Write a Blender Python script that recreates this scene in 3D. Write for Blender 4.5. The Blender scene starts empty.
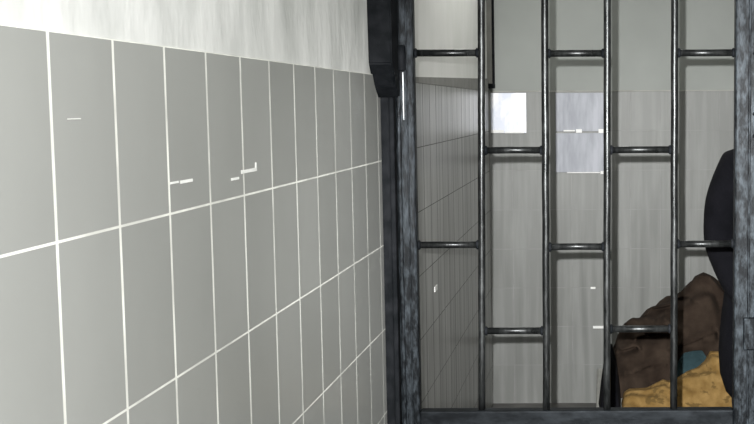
import bpy, bmesh, math, random
from mathutils import Vector, Matrix, noise
random.seed(7)
COL = bpy.context.scene.collection
PI = math.pi

# ------------------------------------------------------------------ camera
F, PITCH, PX, ROLL, CZ = 1184.5, 0.0898, 602.8, -0.0047, 1.5274
cp, sp = math.cos(PITCH), math.sin(PITCH)
r0, v0, fw = Vector((1,0,0)), Vector((0,sp,cp)), Vector((0,cp,-sp))
cr, sr = math.cos(ROLL), math.sin(ROLL)
rt, up = r0*cr + v0*sr, v0*cr - r0*sr
cam = bpy.data.cameras.new('camera'); co = bpy.data.objects.new('camera', cam); COL.objects.link(co)
M = Matrix((rt, up, -fw)).transposed().to_4x4(); M.translation = Vector((0,0,CZ)); co.matrix_world = M
cam.sensor_width = 36; cam.lens = F/754*36; cam.shift_x = -(PX-377)/754; cam.shift_y = 0.0
cam.clip_start = 0.02
bpy.context.scene.camera = co

def at(x, y, Y):
    "surveyed point: photo bearing (x, y) met at distance Y into the building"
    d = rt*(x-PX) + up*(212-y) + fw*F
    return Vector((0,0,CZ)) + d*(Y/d.y)

# ------------------------------------------------------------------ materials
def newmat(name):
    m = bpy.data.materials.new(name); m.use_nodes = True
    nt = m.node_tree; return m, nt, nt.nodes['Principled BSDF']
def N(nt, t, **kw):
    n = nt.nodes.new(t)
    for k, v in kw.items(): setattr(n, k, v)
    return n
def math_(nt, op, a, b=None, c=None):
    n = N(nt, 'ShaderNodeMath', operation=op)
    for i, v in enumerate((a, b, c)):
        if v is None: continue
        if isinstance(v, (int, float)): n.inputs[i].default_value = v
        else: nt.links.new(v, n.inputs[i])
    return n.outputs[0]
def mix(nt, fac, a, b):
    n = N(nt, 'ShaderNodeMix', data_type='RGBA')
    if isinstance(fac, (int,float)): n.inputs[0].default_value = fac
    else: nt.links.new(fac, n.inputs[0])
    for s, v in ((6,a),(7,b)):
        if isinstance(v, tuple): n.inputs[s].default_value = (*v[:3], 1)
        else: nt.links.new(v, n.inputs[s])
    return n.outputs[2]
def noise_(nt, scale, vec=(1,1,1), detail=4, rough=.55):
    tc = N(nt, 'ShaderNodeTexCoord'); mp = N(nt, 'ShaderNodeMapping'); mp.inputs['Scale'].default_value = vec
    nt.links.new(tc.outputs['Object'], mp.inputs[0])
    n = N(nt, 'ShaderNodeTexNoise'); n.inputs['Scale'].default_value = scale
    n.inputs['Detail'].default_value = detail; n.inputs['Roughness'].default_value = rough
    nt.links.new(mp.outputs[0], n.inputs['Vector']); return n.outputs['Fac']
def ramp(nt, fac, lo, hi):
    n = N(nt, 'ShaderNodeMapRange'); n.inputs[1].default_value = lo; n.inputs[2].default_value = hi
    nt.links.new(fac, n.inputs[0]); return n.outputs[0]
def bump(nt, b, h, strength=.3, dist=.01):
    n = N(nt, 'ShaderNodeBump'); n.inputs['Strength'].default_value = strength; n.inputs['Distance'].default_value = dist
    nt.links.new(h, n.inputs['Height']); nt.links.new(n.outputs[0], b.inputs['Normal'])

def plain(name, c1, c2, scale=8, vec=(1,1,1), rough=.7, metal=0, lo=.35, hi=.65, bs=.2, bd=.004, spec=.5):
    m, nt, b = newmat(name)
    f = noise_(nt, scale, vec)
    nt.links.new(mix(nt, ramp(nt, f, lo, hi), c1, c2), b.inputs['Base Color'])
    b.inputs['Roughness'].default_value = rough; b.inputs['Metallic'].default_value = metal
    b.inputs['Specular IOR Level'].default_value = spec
    if bs: bump(nt, b, f, bs, bd)
    return m

def tile_mat(name, axis, w, h, off, tile1, tile2, grout, gw, gh, rough=.22, streak=.0, spec=.5, relief=.25):
    "glazed wall tiles laid in straight courses; axis = the horizontal world axis of the wall"
    m, nt, b = newmat(name)
    tc = N(nt, 'ShaderNodeTexCoord'); sx = N(nt, 'ShaderNodeSeparateXYZ'); nt.links.new(tc.outputs['Object'], sx.inputs[0])
    U = sx.outputs[axis]; Z = sx.outputs['Z']
    u = math_(nt, 'DIVIDE', math_(nt, 'SUBTRACT', U, off), w); z = math_(nt, 'DIVIDE', Z, h)
    fu = math_(nt, 'SUBTRACT', math_(nt, 'FRACT', math_(nt, 'ADD', u, .5)), .5)
    fz = math_(nt, 'SUBTRACT', math_(nt, 'FRACT', math_(nt, 'ADD', z, .5)), .5)
    du = math_(nt, 'MULTIPLY', math_(nt, 'ABSOLUTE', fu), w); dz = math_(nt, 'MULTIPLY', math_(nt, 'ABSOLUTE', fz), h)
    g = math_(nt, 'MAXIMUM', math_(nt, 'LESS_THAN', du, gw/2), math_(nt, 'LESS_THAN', dz, gh/2))
    cid = N(nt, 'ShaderNodeCombineXYZ')
    nt.links.new(math_(nt, 'FLOOR', u), cid.inputs[0]); nt.links.new(math_(nt, 'FLOOR', z), cid.inputs[1])
    wn = N(nt, 'ShaderNodeTexWhiteNoise', noise_dimensions='3D'); nt.links.new(cid.outputs[0], wn.inputs['Vector'])
    col = mix(nt, wn.outputs['Value'], tile1, tile2)
    if streak:
        s = ramp(nt, noise_(nt, 26, (1,1,.07), 5), .42, .68)
        col = mix(nt, math_(nt, 'MULTIPLY', s, streak), col, tuple(min(1,c*1.6) for c in tile2))
        s2 = ramp(nt, noise_(nt, 17, (1,1,.04), 3), .55, .7)
        col = mix(nt, math_(nt, 'MULTIPLY', s2, streak*.8), col, tuple(c*.45 for c in tile1))
    mott = ramp(nt, noise_(nt, 5, (1,1,.6), 6), .3, .7)
    col = mix(nt, math_(nt, 'MULTIPLY', mott, .25), col, tuple(c*.75 for c in tile1))
    gn = ramp(nt, noise_(nt, 9, (1,1,1), 3), .38, .6)
    gc = mix(nt, gn, tuple(c*.72 for c in grout), grout)
    nt.links.new(mix(nt, g, col, gc), b.inputs['Base Color'])
    nt.links.new(math_(nt, 'ADD', math_(nt, 'MULTIPLY', g, .5), rough), b.inputs['Roughness'])
    b.inputs['Specular IOR Level'].default_value = spec
    gs = math_(nt, 'SUBTRACT', 1, g)
    hh = math_(nt, 'ADD', gs, math_(nt, 'MULTIPLY', noise_(nt, 3, (1,1,1), 1), .8))
    bump(nt, b, hh, relief, .003)
    return m

M_plaster = plain('white_plaster', (.50,.51,.49), (.70,.705,.685), 9, (1,1,.5), .85, bs=.8, bd=.012, lo=.3, hi=.62)
M_plaster_cell = plain('cell_plaster', (.84,.85,.80), (.92,.92,.88), 6, (1,1,.5), .85, bs=.3, bd=.008)
M_grey = plain('grey_wall_paint', (.30,.315,.295), (.33,.345,.325), 3, (1,1,1), .8, bs=.1)
M_mortar = plain('cement_band', (.24,.24,.22), (.29,.29,.27), 12, (1,1,1), .9)
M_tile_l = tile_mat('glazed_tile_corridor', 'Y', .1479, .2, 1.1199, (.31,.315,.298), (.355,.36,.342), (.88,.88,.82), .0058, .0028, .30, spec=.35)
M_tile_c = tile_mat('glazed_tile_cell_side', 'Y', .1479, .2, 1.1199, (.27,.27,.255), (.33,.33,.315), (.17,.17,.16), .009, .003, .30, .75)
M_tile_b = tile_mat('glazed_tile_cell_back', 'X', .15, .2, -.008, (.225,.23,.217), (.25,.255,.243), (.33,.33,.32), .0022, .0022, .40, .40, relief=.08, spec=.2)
M_floor = plain('cement_floor', (.10,.10,.095), (.17,.165,.155), 6, rough=.7)
M_ceil = plain('ceiling_paint', (.6,.6,.58), (.66,.66,.64), 3, rough=.9)
M_bench = plain('bench_cement', (.33,.33,.30), (.42,.42,.39), 9, rough=.85)
M_reflect = plain('pale_reflection', (.66,.70,.80), (.93,.93,.95), 14, (1,1,.5), .25, bs=.05, lo=.42, hi=.6)  # bright reflection on the back tiles, put into the colour
M_reflect2 = plain('bluish_reflection', (.27,.285,.32), (.44,.455,.50), 20, (1,1,.2), .5, bs=.05)  # weaker tile reflection, also carried by the colour
M_white = plain('plain_white', (.85,.85,.82), (.95,.95,.92), 20, rough=.5, bs=0)  # plain white for the painted glints and the small wall marks

def metal_spec(mt, v):
    mt.node_tree.nodes['Principled BSDF'].inputs['Specular IOR Level'].default_value = v
def metal(name, dark, light, lo, hi, scale=60, rough=.38, vec=(1,1,.25), m=.75):
    mt, nt, b = newmat(name)
    f = noise_(nt, scale, vec, 6, .7)
    nt.links.new(mix(nt, ramp(nt, f, lo, hi), dark, light), b.inputs['Base Color'])
    nt.links.new(math_(nt, 'ADD', math_(nt, 'MULTIPLY', noise_(nt, 30, vec, 4), .35), rough-.15), b.inputs['Roughness'])
    b.inputs['Metallic'].default_value = m
    bump(nt, b, f, .35, .002); return mt
M_bar = metal('worn_dark_steel', (.010,.011,.011), (.05,.053,.053), .45, .75, 60, .29, (1,1,.3), .6)
M_stile = metal('scuffed_silver_paint', (.003,.004,.005), (.046,.055,.063), .44, .74, 80, .42, (1,1,.35), .2)
M_rail = metal('dark_rail_steel', (.005,.006,.007), (.020,.023,.026), .4, .75, 40, .5, (.4,1,1), .2)
M_post = plain('black_paint', (.003,.004,.005), (.011,.012,.014), 30, rough=.7, bs=.3, spec=.08)
metal_spec(M_rail, .06); metal_spec(M_stile, .12)
M_edge = metal('rubbed_bright_steel', (.25,.27,.28), (.6,.62,.62), .4, .6, 50, .35)

def cloth(name, c1, c2, c3=None, sc=14):
    m, nt, b = newmat(name)
    col = mix(nt, ramp(nt, noise_(nt, sc, (1,1,1), 5), .35, .65), c1, c2)
    if c3: col = mix(nt, ramp(nt, noise_(nt, 22, (1,1,1.5), 3), .56, .62), col, c3)
    nt.links.new(col, b.inputs['Base Color']); b.inputs['Roughness'].default_value = .95
    b.inputs['Specular IOR Level'].default_value = .15
    bump(nt, b, noise_(nt, 160, (1,1,1), 3), .5, .003); return m
M_brown = cloth('brown_wool', (.020,.013,.009), (.040,.028,.020))
M_yellow = cloth('yellow_print', (.15,.088,.026), (.26,.165,.06), (.12,.075,.025), 20)
M_teal = cloth('teal_cloth', (.018,.035,.04), (.032,.06,.068))
M_black = cloth('black_cloth', (.002,.0022,.0035), (.0045,.0045,.0065))
M_trouser = cloth('dark_trouser_cloth', (.008,.009,.012), (.014,.015,.02))
M_skin = plain('skin', (.30,.17,.11), (.36,.21,.14), 10, rough=.55, bs=.05)
M_hair = plain('black_hair', (.008,.007,.006), (.02,.017,.015), 60, rough=.9, spec=.1)
M_eye = plain('eye_white', (.7,.7,.68), (.75,.75,.72), 5, rough=.2, bs=0)
M_lip = plain('lip', (.26,.11,.08), (.30,.13,.10), 10, rough=.5, bs=0)

# ------------------------------------------------------------------ mesh helpers
def link(name, bm, mat, parent=None, smooth=False):
    me = bpy.data.meshes.new(name); bmesh.ops.recalc_face_normals(bm, faces=bm.faces); bm.to_mesh(me); bm.free()
    for m in (mat if isinstance(mat, (list,tuple)) else [mat]): me.materials.append(m)
    if smooth: me.polygons.foreach_set('use_smooth', [True]*len(me.polygons))
    o = bpy.data.objects.new(name, me); COL.objects.link(o)
    if parent: o.parent = parent
    return o
def tag(o, label=None, cat=None, group=None, kind=None):
    for k, v in (('label',label),('category',cat),('group',group),('kind',kind)):
        if v: o[k] = v
    return o
def empty(name, loc=(0,0,0)):
    o = bpy.data.objects.new(name, None); o.location = loc; COL.objects.link(o); o.empty_display_size = .05; return o
def box(bm, x0,x1,y0,y1,z0,z1, bev=0, seg=2):
    b = bmesh.new()
    vs = [b.verts.new((x,y,z)) for x in (x0,x1) for y in (y0,y1) for z in (z0,z1)]
    for f in ((0,1,3,2),(4,6,7,5),(0,4,5,1),(2,3,7,6),(0,2,6,4),(1,5,7,3)): b.faces.new([vs[i] for i in f])
    bmesh.ops.recalc_face_normals(b, faces=b.faces)
    if bev: bmesh.ops.bevel(b, geom=b.edges[:], offset=bev, segments=seg, affect='EDGES', profile=.5)
    me = bpy.data.meshes.new('t'); b.to_mesh(me); b.free(); bm.from_mesh(me); bpy.data.meshes.remove(me)
def BX(*a, **k):
    bm = bmesh.new(); box(bm, *a, **k); return bm
def tube(bm, pts, rad, seg=16, cap=True):
    "round bar through pts; rad number or list"
    n = len(pts); rr = rad if isinstance(rad, (list,tuple)) else [rad]*n
    rings = []
    for i, p in enumerate(pts):
        p = Vector(p); a = Vector(pts[max(i-1,0)]); c = Vector(pts[min(i+1,n-1)]); t = (c-a).normalized()
        ref = Vector((0,0,1)) if abs(t.z) < .9 else Vector((0,1,0))
        u = t.cross(ref).normalized(); w = t.cross(u)
        rings.append([bm.verts.new(p + (u*math.cos(k*2*PI/seg)+w*math.sin(k*2*PI/seg))*rr[i]) for k in range(seg)])
    for a, b in zip(rings, rings[1:]):
        for k in range(seg): bm.faces.new((a[k], a[(k+1)%seg], b[(k+1)%seg], b[k]))
    if cap: bm.faces.new(rings[0][::-1]); bm.faces.new(rings[-1])
def prism(poly, axis, a0, a1):
    "poly = 2D points; extruded along axis ('X','Y' or 'Z') from a0 to a1"
    bm = bmesh.new()
    def P(p, a): return {'X':(a,p[0],p[1]), 'Y':(p[0],a,p[1]), 'Z':(p[0],p[1],a)}[axis]
    A = [bm.verts.new(P(p,a0)) for p in poly]; B = [bm.verts.new(P(p,a1)) for p in poly]
    bm.faces.new(A); bm.faces.new(B[::-1])
    for i in range(len(poly)):
        j = (i+1) % len(poly); bm.faces.new((A[i],B[i],B[j],A[j]))
    return bm
def blob(bm, c, r, sub=2):
    m = Matrix.Translation(c) @ Matrix.Diagonal((*r, 1)); bmesh.ops.create_icosphere(bm, subdivisions=sub, radius=1, matrix=m)

# ------------------------------------------------------------------ setting
A = .5233          # corridor left wall surface
AC = .575          # cell left wall surface (slightly set back)
GY = 2.79          # gate plane
BY = 6.0           # cell back wall
TOP = 1.6          # top of tiling
XR = 1.55; H = 2.75; Y0 = -1.6
def struct(name, bm, mat, **k):
    o = link(name, bm, mat, **k)
    if not o.parent: o['kind'] = 'structure'
    return o
struct('floor', BX(-A-.12, XR+.1, Y0-.1, BY+.1, -.1, 0), M_floor)
struct('ceiling', BX(-A-.12, XR+.1, Y0-.1, BY+.1, H, H+.1), M_ceil)
wl = struct('wall_left', BX(-A-.15, -A+0.0, Y0, GY+.04, 0, H), M_plaster)
tl = link('tile_cladding', BX(-A, -A+.004, Y0, GY+.012, 0, TOP, bev=.001, seg=1), M_tile_l, wl)
wc = struct('wall_left_cell', BX(-AC-.12, -AC, GY+.04, BY, 0, H), M_plaster_cell)
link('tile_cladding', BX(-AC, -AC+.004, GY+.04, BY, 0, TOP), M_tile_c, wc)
# cement band over the cell tiling, its upper edge climbing gently to the back
yb = [GY+.06, 3.6, 5.6, BY-.01]
def ztop(y): return TOP + .012 + .020*(y-3.4)
link('cement_band', prism([(yb[0],TOP),(yb[3],TOP),(yb[3],ztop(BY)),(yb[2],ztop(5.6)),(yb[1],ztop(3.6)),(yb[0],ztop(3.5))], 'X', -AC, -AC+.005), M_mortar, wc)
wb = struct('wall_back', BX(-AC-.12, XR+.1, BY, BY+.12, 0, H), M_grey)
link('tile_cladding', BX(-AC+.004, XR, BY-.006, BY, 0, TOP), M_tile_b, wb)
bm = bmesh.new(); box(bm, -AC+.004, XR, BY-.009, BY-.006, TOP-.004, TOP+.003, bev=.001, seg=1)
link('tile_edge_strip', bm, M_bench, wb)
struct('wall_right', BX(XR, XR+.12, Y0, BY, 0, H), M_plaster)
struct('wall_rear', BX(-A-.12, XR+.1, Y0-.12, Y0, 0, H), M_plaster)
GX0 = at(398.5, 200, GY).x; GX1 = at(754, 200, GY).x + .004; GT = 2.12
bm = bmesh.new(); box(bm, GX1+.05, XR, GY-.01, GY+.13, 0, GT+.05); box(bm, -A, XR, GY-.01, GY+.13, GT+.05, H)
struct('wall_front', bm, M_plaster)

# door frame: black steel posts round the gate
fr = empty('trim_1', (GX0, GY, 0)); fr['kind'] = 'structure'
def rel(bm, root):
    bmesh.ops.translate(bm, verts=bm.verts, vec=-Vector(root.location)); return bm
bm = bmesh.new()
box(bm, -A+.003, GX0-.016, GY-.006, GY+.05, 0, GT+.05, bev=.002)
link('post', rel(bm, fr), M_post, fr)
bm = BX(GX0-.016, GX0-.004, GY-.018, GY+.04, 0, GT+.05, bev=.003)
link('post_lip', rel(bm, fr), M_post, fr)
link('post', rel(BX(GX1+.005, GX1+.05, GY-.012, GY+.05, 0, GT+.05, bev=.003), fr), M_post, fr)
link('lintel', rel(BX(GX0-.016, GX1+.005, GY-.012, GY+.05, GT+.005, GT+.05, bev=.003), fr), M_post, fr)
# black anchor plate on the wall beside the upper hinge, lower end cut to a taper
xa, ya = -A, GY-.018
zt = 2.0
z1, z2 = at(372,64,2.70).z, at(378,98,2.76).z
bm = prism([(2.655,zt),(2.764,zt),(2.764,z2),(2.745,z2+.01),(2.72,z1-.05),(2.672,z1)], 'X', -A, at(390.5,50,2.655).x)
bmesh.ops.bevel(bm, geom=bm.edges[:], offset=.003, segments=2, affect='EDGES')
link('anchor_plate', rel(bm, fr), M_post, fr)

# ------------------------------------------------------------------ the gate
g = empty('barred_gate', ((GX0+GX1)/2, GY, 0))
tag(g, 'dark steel cell gate of round bars with staggered crossbars', 'gate')
ZB1 = at(560, 409, GY).z; ZB0 = ZB1 - .062
sx1 = at(417, 200, GY).x; sx2 = at(734, 200, GY).x
def G(name, bm, mat, smooth=False, parent=g): return link(name, rel(bm, g), mat, parent, smooth)
# stiles: folded profile with two ribs
bm = bmesh.new()
box(bm, GX0, sx1, GY-.018, GY+.018, .02, GT, bev=.004)
box(bm, GX0+.004, GX0+.013, GY-.026, GY-.016, .02, GT, bev=.003)
box(bm, GX0+.026, GX0+.030, GY-.021, GY-.016, .02, GT, bev=.0015)
G('stile', bm, M_stile)
bm = bmesh.new()
box(bm, sx2, GX1, GY-.018, GY+.018, .02, GT, bev=.004)
box(bm, sx2+.030, sx2+.036, GY-.023, GY-.016, .02, GT, bev=.002)
G('stile', bm, M_stile)
G('bottom_rail', BX(sx1, sx2, GY-.018, GY+.018, ZB0, ZB1, bev=.004), M_rail)
G('top_rail', BX(sx1, sx2, GY-.018, GY+.018, GT-.05, GT, bev=.004), M_rail)
bm = BX(sx1, sx2, GY-.003, GY+.003, .05, ZB0+.002, bev=0)
for i in range(1, 5):
    x = sx1+(sx2-sx1)*i/5; box(bm, x-.006, x+.006, GY-.008, GY-.002, .06, ZB0, bev=.002)
box(bm, sx1, sx2, GY-.018, GY+.018, .02, .06, bev=.004)
G('kick_panel', bm, M_rail)
R_ = .0086
vb = [(481.5,482.0),(544.8,546.5),(607.3,607.0),(674.8,673.6)]
vx = []
for a, b in vb:
    p0, p1 = at(a, 0, GY), at(b, 409, GY)
    sl = (p1.x-p0.x)/(p1.z-p0.z); f = lambda z, p0=p0, sl=sl: p0.x + sl*(z-p0.z)
    vx.append(f)
    bm = bmesh.new(); n = 14
    pts = [(f(z)+random.uniform(-.0006,.0006), GY, z) for z in [ZB1-.003+(GT-.045-ZB1)*k/n for k in range(n+1)]]
    tube(bm, pts, R_, 20); G('bar', bm, M_bar, True)
edges = [lambda z: sx1-.002] + vx + [lambda z: sx2+.002]
rows = [(0,[53,53.5,53.5,53,53]),(1,[150,150.5,150,150,150]),(0,[245,246,247,245,244]),(1,[331,331,330,329,329]),(1,[-45]*5),(0,[-140]*5)]
for par, ys in rows:
    for c in range(5):
        if c % 2 != par: continue
        z = at((edges[c](1)*400+603), ys[c], GY).z
        if z > GT-.08: continue
        xa, xb = edges[c](z), edges[c+1](z)
        ra = 0 if c == 0 else R_*.6; rb = 0 if c == 4 else R_*.6
        bm = bmesh.new(); tube(bm, [(xa+ra, GY, z), ((xa+xb)/2, GY+random.uniform(-.0008,.0008), z+random.uniform(-.001,.001)), (xb-rb, GY, z)], R_*.95, 20)
        cb = G('crossbar', bm, M_bar, True)
        for xx, s in ((xa, 1), (xb, -1)):
            bm = bmesh.new()
            o_ = R_*.9 if (xx == xa and c > 0) or (xx == xb and c < 4) else .003
            tube(bm, [(xx+s*o_, GY, z), (xx+s*(o_+.003), GY, z), (xx+s*(o_+.006), GY, z)], [R_*1.25, R_*1.35, R_*1.0], 14)
            G('weld', bm, M_post, True, parent=cb)
# hinge at the left stile: barrel with bright leaf edges
hx = at(401, 60, GY-.03).x
bm = bmesh.new()
zh0, zh1 = at(401, 71, GY-.03).z, at(401, 45, GY-.03).z
tube(bm, [(hx,GY-.030,zh0),(hx,GY-.030,zh0+.003),(hx,GY-.030,zh1-.003),(hx,GY-.030,zh1)], [.008,.0105,.0105,.008], 20)
hg = G('hinge', bm, M_post, True)
zl0, zl1 = at(394, 90, GY-.03).z, at(394, 50, GY-.03).z
G('hinge_leaf', BX(hx-.022, hx-.017, GY-.034, GY-.020, zl0, zl1, bev=.001), M_edge, parent=hg)
zl0, zl1 = at(404, 120, GY-.02).z, at(404, 72, GY-.02).z
G('hinge_leaf', BX(hx+.002, hx+.005, GY-.032, GY-.022, zl0, zl1, bev=.001), M_edge, parent=hg)
# lock case on the right stile
lz0, lz1 = at(748, 350, GY-.03).z, at(748, 318, GY-.03).z; lx = at(743.5, 330, GY-.03).x
bm = BX(lx, GX1-.002, GY-.036, GY-.017, lz0, lz1, bev=.003)
lk = G('lock_case', bm, M_stile)
G('keyhole', BX(lx+.008, lx+.012, GY-.0375, GY-.034, lz0+.02, lz0+.04, bev=.0005), M_post, parent=lk)
for y in (54, 114, 136):
    z = at(752, y, GY).z; bm = bmesh.new()
    tube(bm, [(GX1-.006, GY-.017, z), (GX1-.006, GY-.023, z)], [.005,.004], 12); G('rivet', bm, M_post)

# ------------------------------------------------------------------ things on the walls
# square casing running down the cell corner
pa, pb = at(484.5, 60, BY-.03), at(492.5, 86, BY-.03)
cz = pb.z
cd = empty('cable_casing', ((pa.x+pb.x)/2, BY-.01, cz)); tag(cd, 'grey square cable casing running down the back corner behind the gate', 'conduit')
bm = BX(pa.x, pb.x, BY-.04, BY, cz, H, bev=.004); link('casing', rel(bm, cd), plain('casing_paint', (.20,.20,.185),(.25,.245,.225),10), cd)
bm = BX(pb.x-.001, pb.x+.010, BY-.03, BY, cz+.005, H); link('shadow_edge', rel(bm, cd), M_post, cd)  # black strip drawn for a gate bar's shadow beside the casing
bm = BX(pa.x-.004, pb.x+.012, BY-.046, BY-.006, cz-.012, cz+.012, bev=.003); link('end_cap', rel(bm, cd), M_rail, cd)

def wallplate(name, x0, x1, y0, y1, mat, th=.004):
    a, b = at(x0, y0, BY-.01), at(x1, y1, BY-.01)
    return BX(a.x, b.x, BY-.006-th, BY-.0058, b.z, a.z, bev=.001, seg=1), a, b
def plate(name, x0,x1,y0,y1, mat, label, cat, strips=(), group=None):  # thin plates coloured as reflections on the back tiles
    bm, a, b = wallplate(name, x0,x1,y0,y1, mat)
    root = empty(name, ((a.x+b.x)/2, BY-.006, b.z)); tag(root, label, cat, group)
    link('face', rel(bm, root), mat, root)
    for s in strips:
        bm2, _, _ = wallplate('', *s, M_white, .007); link('glint_strip', rel(bm2, root), M_white, root)  # white strips painted as glints along the tile joints
plate('reflection_panel', 490.5, 526.5, 93, 133, M_reflect, 'bright bluish-white painted reflection on back tiles, beside the corner', 'reflection', [(491,504,130,133),(505,524,131.5,133.2)])
plate('reflection_panel', 555.5, 604, 93, 131, M_reflect2, 'dull blue-grey painted reflection behind the third gate column, upper', 'reflection', [(563.5,575,130,131.4),(576,582,129.2,132.8),(598.5,604,129,133)])
plate('reflection_panel', 555.5, 604, 133.2, 172, M_reflect2, 'dull blue-grey painted reflection directly beneath the upper blue-grey one', 'reflection', [(567,600,172.2,173),(600.5,603.5,171,174)])
def fleck(x0,x1,y0,y1,label):  # thin white marks on the back tiles
    bm, a, b = wallplate('', x0,x1,y0,y1, M_white, .005)
    o = link('white_mark', bm, M_white); tag(o, label, 'mark', )
fleck(593,604,326,328.5, 'small white mark low on the back tiles, left of the brown blanket')
fleck(590.5,595.5,287,289, 'tiny white mark on back tiles above the other low one')

# small white marks raised slightly off the corridor tiles
def wl_pt(x, y, X=-A+.004):
    d = rt*(x-PX) + up*(212-y) + fw*F
    k = X/d.x; return Vector((0,0,CZ)) + d*k
def wall_mark(segs, label):
    bm = bmesh.new()
    for x0,y0,x1,y1 in segs:
        a, b = wl_pt(x0,y0), wl_pt(x1,y1)
        box(bm, -A+.0038, -A+.0052, min(a.y,b.y), max(a.y,b.y), min(a.z,b.z), max(a.z,b.z), bev=.0003, seg=1)
    tag(link('white_mark', bm, M_white), label, 'mark')
def cell_mark(x0,y0,x1,y1,label):  # single white mark on the cell side tiles
    X = -AC+.004; a, b = wl_pt(x0,y0,X), wl_pt(x1,y1,X)
    tag(link('white_mark', BX(X-.0002, X+.002, min(a.y,b.y), max(a.y,b.y), min(a.z,b.z), max(a.z,b.z)), M_white), label, 'mark')
cell_mark(434.5,287,437,289.5, 'tiny white speck seen through the leftmost gate column')
wall_mark([(170,182.2,178,183),(180,180.7,192,181.6)], 'short white mark on the corridor tile beside the fourth joint')
wall_mark([(231,178.3,238.5,179.3)], 'short white dash just under the L-shaped mark')
wall_mark([(241,170.4,255.5,171.2),(255,162.5,256.2,171)], 'L-shaped white mark on the corridor tiles nearest the gate')
wall_mark([(67,118.6,80,119.2)], 'thin pale mark on the second corridor tile from the left')

# ------------------------------------------------------------------ bench with bedding
bt = .35
be = empty('sleeping_bench', (.8, 4.8, 0)); tag(be, 'low pale cement sleeping bench behind the gate, under the blankets', 'bench')
link('slab', rel(BX(-.03, XR, 4.36, 5.25, bt-.08, bt, bev=.01), be), M_bench, be)
link('plinth', rel(BX(.04, XR, 4.45, 5.2, 0, bt-.08), be), M_bench, be)

def heap(name, prof, Yc, hd, zb, mat, seed, fold=.02, nx=110, ny=46, bulge=.35, creases=()):
    "crumpled cloth heap whose crest runs through the surveyed profile points"
    P = [at(x, y, Yc) for x, y in prof]
    xs = [p.x for p in P]; zs = [p.z for p in P]
    def zt(x):
        if x <= xs[0]: return zs[0]
        for i in range(len(xs)-1):
            if x <= xs[i+1]:
                t = (x-xs[i])/(xs[i+1]-xs[i]); return zs[i]*(1-t)+zs[i+1]*t
        return zs[-1]
    bm = bmesh.new(); G_ = []
    for i in range(nx+1):
        x = xs[0]+(xs[-1]-xs[0])*i/nx; row = []
        for j in range(ny+1):
            t = -1+2*j/ny
            s = max(0, 1-abs(t)**2.6)**.62
            y = Yc + t*hd
            hgt = (zt(x)-zb)
            v = Vector((x*7+seed, y*5, seed*1.7))
            fo = abs(noise.noise(v+Vector((0,0,x*3))))*1.6 + abs(noise.noise(v*2.3))*.6
            diag = math.sin((x*1.0 + t*.35 + hgt*.6)*38 + 3*noise.noise(v*.7))
            z = zb + hgt*s - fold*s*(fo + .35*diag + .35)* (0.35+.65*min(1,abs(t)*1.6))
            yy = y + .5*fold*noise.noise(v*1.9+Vector((9,2,1))) + bulge*fold*diag*(1 if t<0 else -1)
            xx = x + .6*fold*noise.noise(v*1.4+Vector((3,7,1)))
            if t < .1:
                for (q0, q1, wd, dp) in creases:
                    k = max(0, min(1, ((x-q0.x)*(q1.x-q0.x)+(z-q0.z)*(q1.z-q0.z))/((q1.x-q0.x)**2+(q1.z-q0.z)**2)))
                    dx_, dz_ = x-(q0.x+(q1.x-q0.x)*k), z-(q0.z+(q1.z-q0.z)*k)
                    dd = math.hypot(dx_, dz_)
                    yy += dp*math.exp(-(dd/wd)**2); 
                    if dz_ > 0: yy -= dp*.7*math.exp(-((dd-wd*1.6)/wd)**2)
            row.append(bm.verts.new((xx, yy, max(z, zb+.001))))
        G_.append(row)
    for i in range(nx):
        for j in range(ny): bm.faces.new((G_[i][j],G_[i+1][j],G_[i+1][j+1],G_[i][j+1]))
    for i in (0, nx):   # close the ends down to the bed
        base = [bm.verts.new((v.co.x, v.co.y, zb)) for v in G_[i]]
        for j in range(ny): bm.faces.new((G_[i][j],G_[i][j+1],base[j+1],base[j]))
    return link(name, bm, mat, None, True)
o = heap('brown_blanket', [(606,402),(608,360),(612,345),(618,330),(624,321),(640,317),(650,309),(662,300),(675,295),(684,287),(692,279),(699,271),(706,270),(715,276),(730,290),(742,320),(750,370)], 4.93, .25, bt, M_brown, 3.1, .034, 140, 90, creases=[(at(676,350,4.75),at(712,334,4.75),.012,.07),(at(640,341,4.75),at(668,336,4.75),.012,.06),(at(616,354,4.75),at(634,350,4.75),.010,.05),(at(655,318,4.75),at(690,304,4.75),.010,.035),(at(625,374,4.75),at(665,362,4.75),.010,.04)])
tag(o, 'crumpled dark brown wool blanket heaped high on the bench', 'blanket')
o = heap('yellow_blanket', [(621.5,404),(624,393),(630,390),(645,388),(655,384),(664,380),(670,381),(679,378),(687,372),(698,367),(706,360),(711,351),(722,352),(735,372),(744,400)], 4.50, .12, bt, M_yellow, 8.4, .016)
tag(o, 'crumpled mustard yellow printed blanket in front of the brown one', 'blanket')
o = heap('teal_cloth', [(676,372),(680,358),(685,352),(694,350),(702,350),(709,362)], 4.652, .012, bt, M_teal, 5.3, .010, 40, 20)
tag(o, 'small teal cloth tucked between the yellow and brown blankets', 'cloth')
o = heap('black_garment', [(599,403),(601,380),(604,360),(608,346),(612,343),(616,358),(619,380),(620.5,400)], 4.52, .09, bt, M_black, 6.6, .012, 40, 24)
tag(o, 'black garment crumpled at the left end of the bench', 'clothing')

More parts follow.
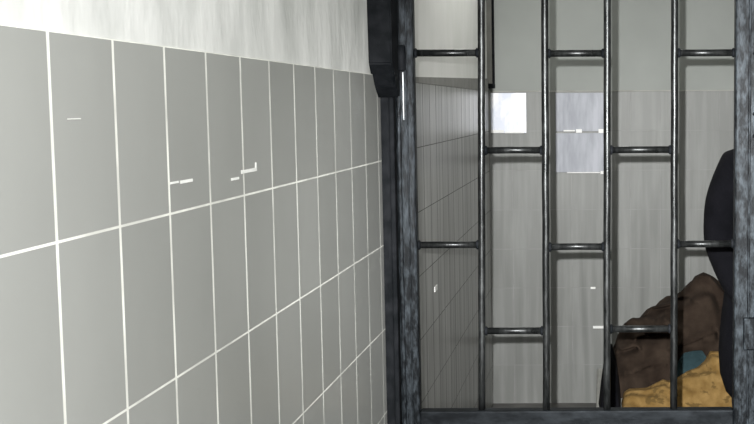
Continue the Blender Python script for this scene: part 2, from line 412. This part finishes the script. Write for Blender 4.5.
# ------------------------------------------------------------------ the person (mostly hidden by the right stile)
def skin_mesh(name, nodes, links_, mat, parent, sub=2, root=0):
    me = bpy.data.meshes.new(name); me.from_pydata([n[0] for n in nodes], links_, []); me.update()
    o = bpy.data.objects.new(name, me); COL.objects.link(o); o.parent = parent
    m = o.modifiers.new('skin', 'SKIN'); sv = me.skin_vertices[0].data
    for i, n in enumerate(nodes):
        r = n[1]; sv[i].radius = r if isinstance(r, tuple) else (r, r); sv[i].use_root = (i == root)
    m.use_smooth_shade = True; m.branch_smoothing = .3
    s = o.modifiers.new('sub', 'SUBSURF'); s.levels = sub; s.render_levels = sub
    me.materials.append(mat); return o
PYc = 3.9; PXc = .605
ps = empty('person', (PXc, PYc, 0)); tag(ps, 'person in a long black coat and dark trousers standing behind the right stile', 'person')
# local frame: x right, y away from the camera, z up; figure faces the gate and a little left
nodes = [((0,0,.92),(.15,.11)), ((0,0,1.08),(.13,.10)), ((0,.01,1.24),(.155,.11)), ((0,.01,1.36),(.10,.08)), ((0,.01,1.43),(.050,.052)), ((0,.01,1.475),(.046,.050))]
L = [(0,1),(1,2),(2,3),(3,4),(4,5)]
def add(n, p): nodes.append(n); L.append((p, len(nodes)-1)); return len(nodes)-1
head = add(((0,-.022,1.53),(.066,.082)),5); head = add(((0,-.01,1.60),(.080,.096)),head); head = add(((0,0,1.66),(.072,.086)),head)
hands = []
for s in (-1,1):
    a = add(((s*.165,.01,1.335),.058),3); a = add(((s*.205,.02,1.22),.047),a); a = add(((s*.215,.03,1.06),.038),a)
    a = add(((s*.175,-.09,.95),.034),a); a = add(((s*.125,-.15,.87),(.024,.03)),a); a = add(((s*.10,-.165,.815),(.018,.038)),a)
    for k, (dy, ln) in enumerate(((-.030,.060),(-.011,.072),(.010,.067),(.029,.052))):
        f = add(((s*.095,-.166+dy,.778),.0085),a); f = add(((s*.090,-.160+dy,.778-ln*.5),.0080),f); add(((s*.082,-.150+dy,.778-ln),.0065),f)
    t = add(((s*.085,-.203,.825),.011),a); add(((s*.075,-.225,.79),.009),t)
    l = add(((s*.095,0,.83),.085),0); l = add(((s*.10,.0,.68),.075),l); l = add(((s*.105,-.01,.48),.055),l); l = add(((s*.105,.01,.32),.052),l)
    l = add(((s*.105,.03,.10),.036),l); l = add(((s*.108,-.01,.05),(.034,.032)),l); add(((s*.115,-.12,.03),(.036,.022)),l)
body = skin_mesh('body', nodes, L, M_skin, ps, 2)
# jacket
jn = [((0,.02,.45),(.25,.16)), ((0,.01,.80),(.24,.145)), ((0,0,1.0),(.205,.135)), ((0,.0,1.14),(.17,.125)), ((0,.01,1.26),(.175,.125)), ((0,.01,1.37),(.12,.095)), ((0,.0,1.425),(.075,.075))]
jl = [(0,1),(1,2),(2,3),(3,4),(4,5),(5,6)]
for s in (-1,1):
    b = len(jn)
    jn += [((s*.165,.01,1.325),.075), ((s*.205,.02,1.22),.069), ((s*.218,.03,1.07),.058), ((s*.180,-.07,.965),.055), ((s*.132,-.135,.885),.045)]
    jl += [(5,b),(b,b+1),(b+1,b+2),(b+2,b+3),(b+3,b+4)]
skin_mesh('coat', jn, jl, M_black, ps, 2)
tn = [((0,0,.94),(.155,.12)), ((0,0,.86),(.155,.12))]; tl_ = [(0,1)]
for s in (-1,1):
    b = len(tn); tn += [((s*.095,0,.76),.102), ((s*.10,0,.62),.090), ((s*.105,-.01,.46),.072), ((s*.105,.01,.28),.066), ((s*.105,.025,.09),.056)]
    tl_ += [(1,b),(b,b+1),(b+1,b+2),(b+2,b+3),(b+3,b+4)]
skin_mesh('trousers', tn, tl_, M_trouser, ps, 2)
for s in (-1,1):
    skin_mesh('shoe', [((s*.105,.045,.05),(.042,.04)),((s*.108,-.03,.042),(.045,.036)),((s*.116,-.13,.034),(.045,.026)),((s*.118,-.17,.03),(.036,.02))], [(0,1),(1,2),(2,3)], M_post, ps, 2)
bm = bmesh.new()   # hair cap, open over the face
bmesh.ops.create_uvsphere(bm, u_segments=32, v_segments=20, radius=1, matrix=Matrix.Translation((0,.012,1.645)) @ Matrix.Diagonal((.086,.104,.098,1)))
bmesh.ops.delete(bm, geom=[v for v in bm.verts if (v.co.y < -.045 and v.co.z < 1.675) or v.co.z < 1.575], context='VERTS')
h = link('hair', bm, M_hair, ps, True); md = h.modifiers.new('thick','SOLIDIFY'); md.thickness = .012
for s in (-1,1):
    bm = bmesh.new(); blob(bm, (s*.030,-.094,1.61), (.012,.006,.0062), 3); e = link('eye', bm, M_eye, ps, True)
    bm = bmesh.new(); blob(bm, (s*.030,-.099,1.61), (.0055,.002,.0055), 2); link('iris', bm, M_hair, e, True)
    bm = bmesh.new(); blob(bm, (s*.078,.0,1.60), (.009,.018,.030), 3); link('ear', bm, M_skin, ps, True)
    bm = bmesh.new(); tube(bm, [(s*.014,-.103,1.632),(s*.030,-.104,1.637),(s*.046,-.094,1.631)], [.002,.0035,.002], 8); link('eyebrow', bm, M_hair, ps, True)
bm = bmesh.new(); tube(bm, [(0,-.096,1.622),(0,-.108,1.598),(0,-.118,1.576),(0,-.100,1.568)], [.006,.009,.013,.008], 12); link('nose', bm, M_skin, ps, True)
bm = bmesh.new(); tube(bm, [(-.024,-.088,1.545),(-.010,-.099,1.548),(0,-.101,1.546),(.010,-.099,1.548),(.024,-.088,1.545)], [.003,.006,.0055,.006,.003], 10); link('mouth', bm, M_lip, ps, True)

# ------------------------------------------------------------------ light
def area(name, loc, rot, size, sy, energy, col=(1,1,1)):
    l = bpy.data.lights.new(name, 'AREA'); l.shape = 'RECTANGLE'; l.size = size; l.size_y = sy; l.energy = energy; l.color = col
    o = bpy.data.objects.new(name, l); COL.objects.link(o); o.location = loc; o.rotation_euler = rot; return o
area('corridor_light', (.75, -.1, H-.03), (0,0,0), .9, 1.2, 26, (1,1,.98))
area('corridor_side_fill', (.95, -.15, 1.65), (0,PI/2,0), .9, 1.0, 56, (1,1,1))  # added soft fill for the left wall; no window stands here
area('corridor_light', (.85, 1.9, H-.03), (0,0,0), .5, .8, 1.5, (1,1,.98))
area('cell_side_fill', (-.32, 4.7, H-.3), (0,0,PI/2), 1.6, .06, 5, (1,1,.97))  # added fill to brighten the cell's left plaster; no known fixture
area('cell_light', (.25, 4.5, H-.03), (0,0,0), .9, 1.4, 5, (1,1,.97))
l = bpy.data.lights.new('flash', 'SPOT'); l.energy = 1120; l.spot_size = math.radians(43); l.spot_blend = 1.0; l.shadow_soft_size = .006
o = bpy.data.objects.new('flash', l); COL.objects.link(o)
o.location = (-.034, .0, CZ+.041)
d = Vector((.46, 6, -.85)).normalized(); o.rotation_euler = d.to_track_quat('-Z','Y').to_euler()
w = bpy.data.worlds.new('world'); bpy.context.scene.world = w; w.use_nodes = True
w.node_tree.nodes['Background'].inputs[0].default_value = (.6,.65,.7,1); w.node_tree.nodes['Background'].inputs[1].default_value = .15
bpy.context.scene.view_settings.view_transform = 'Standard'
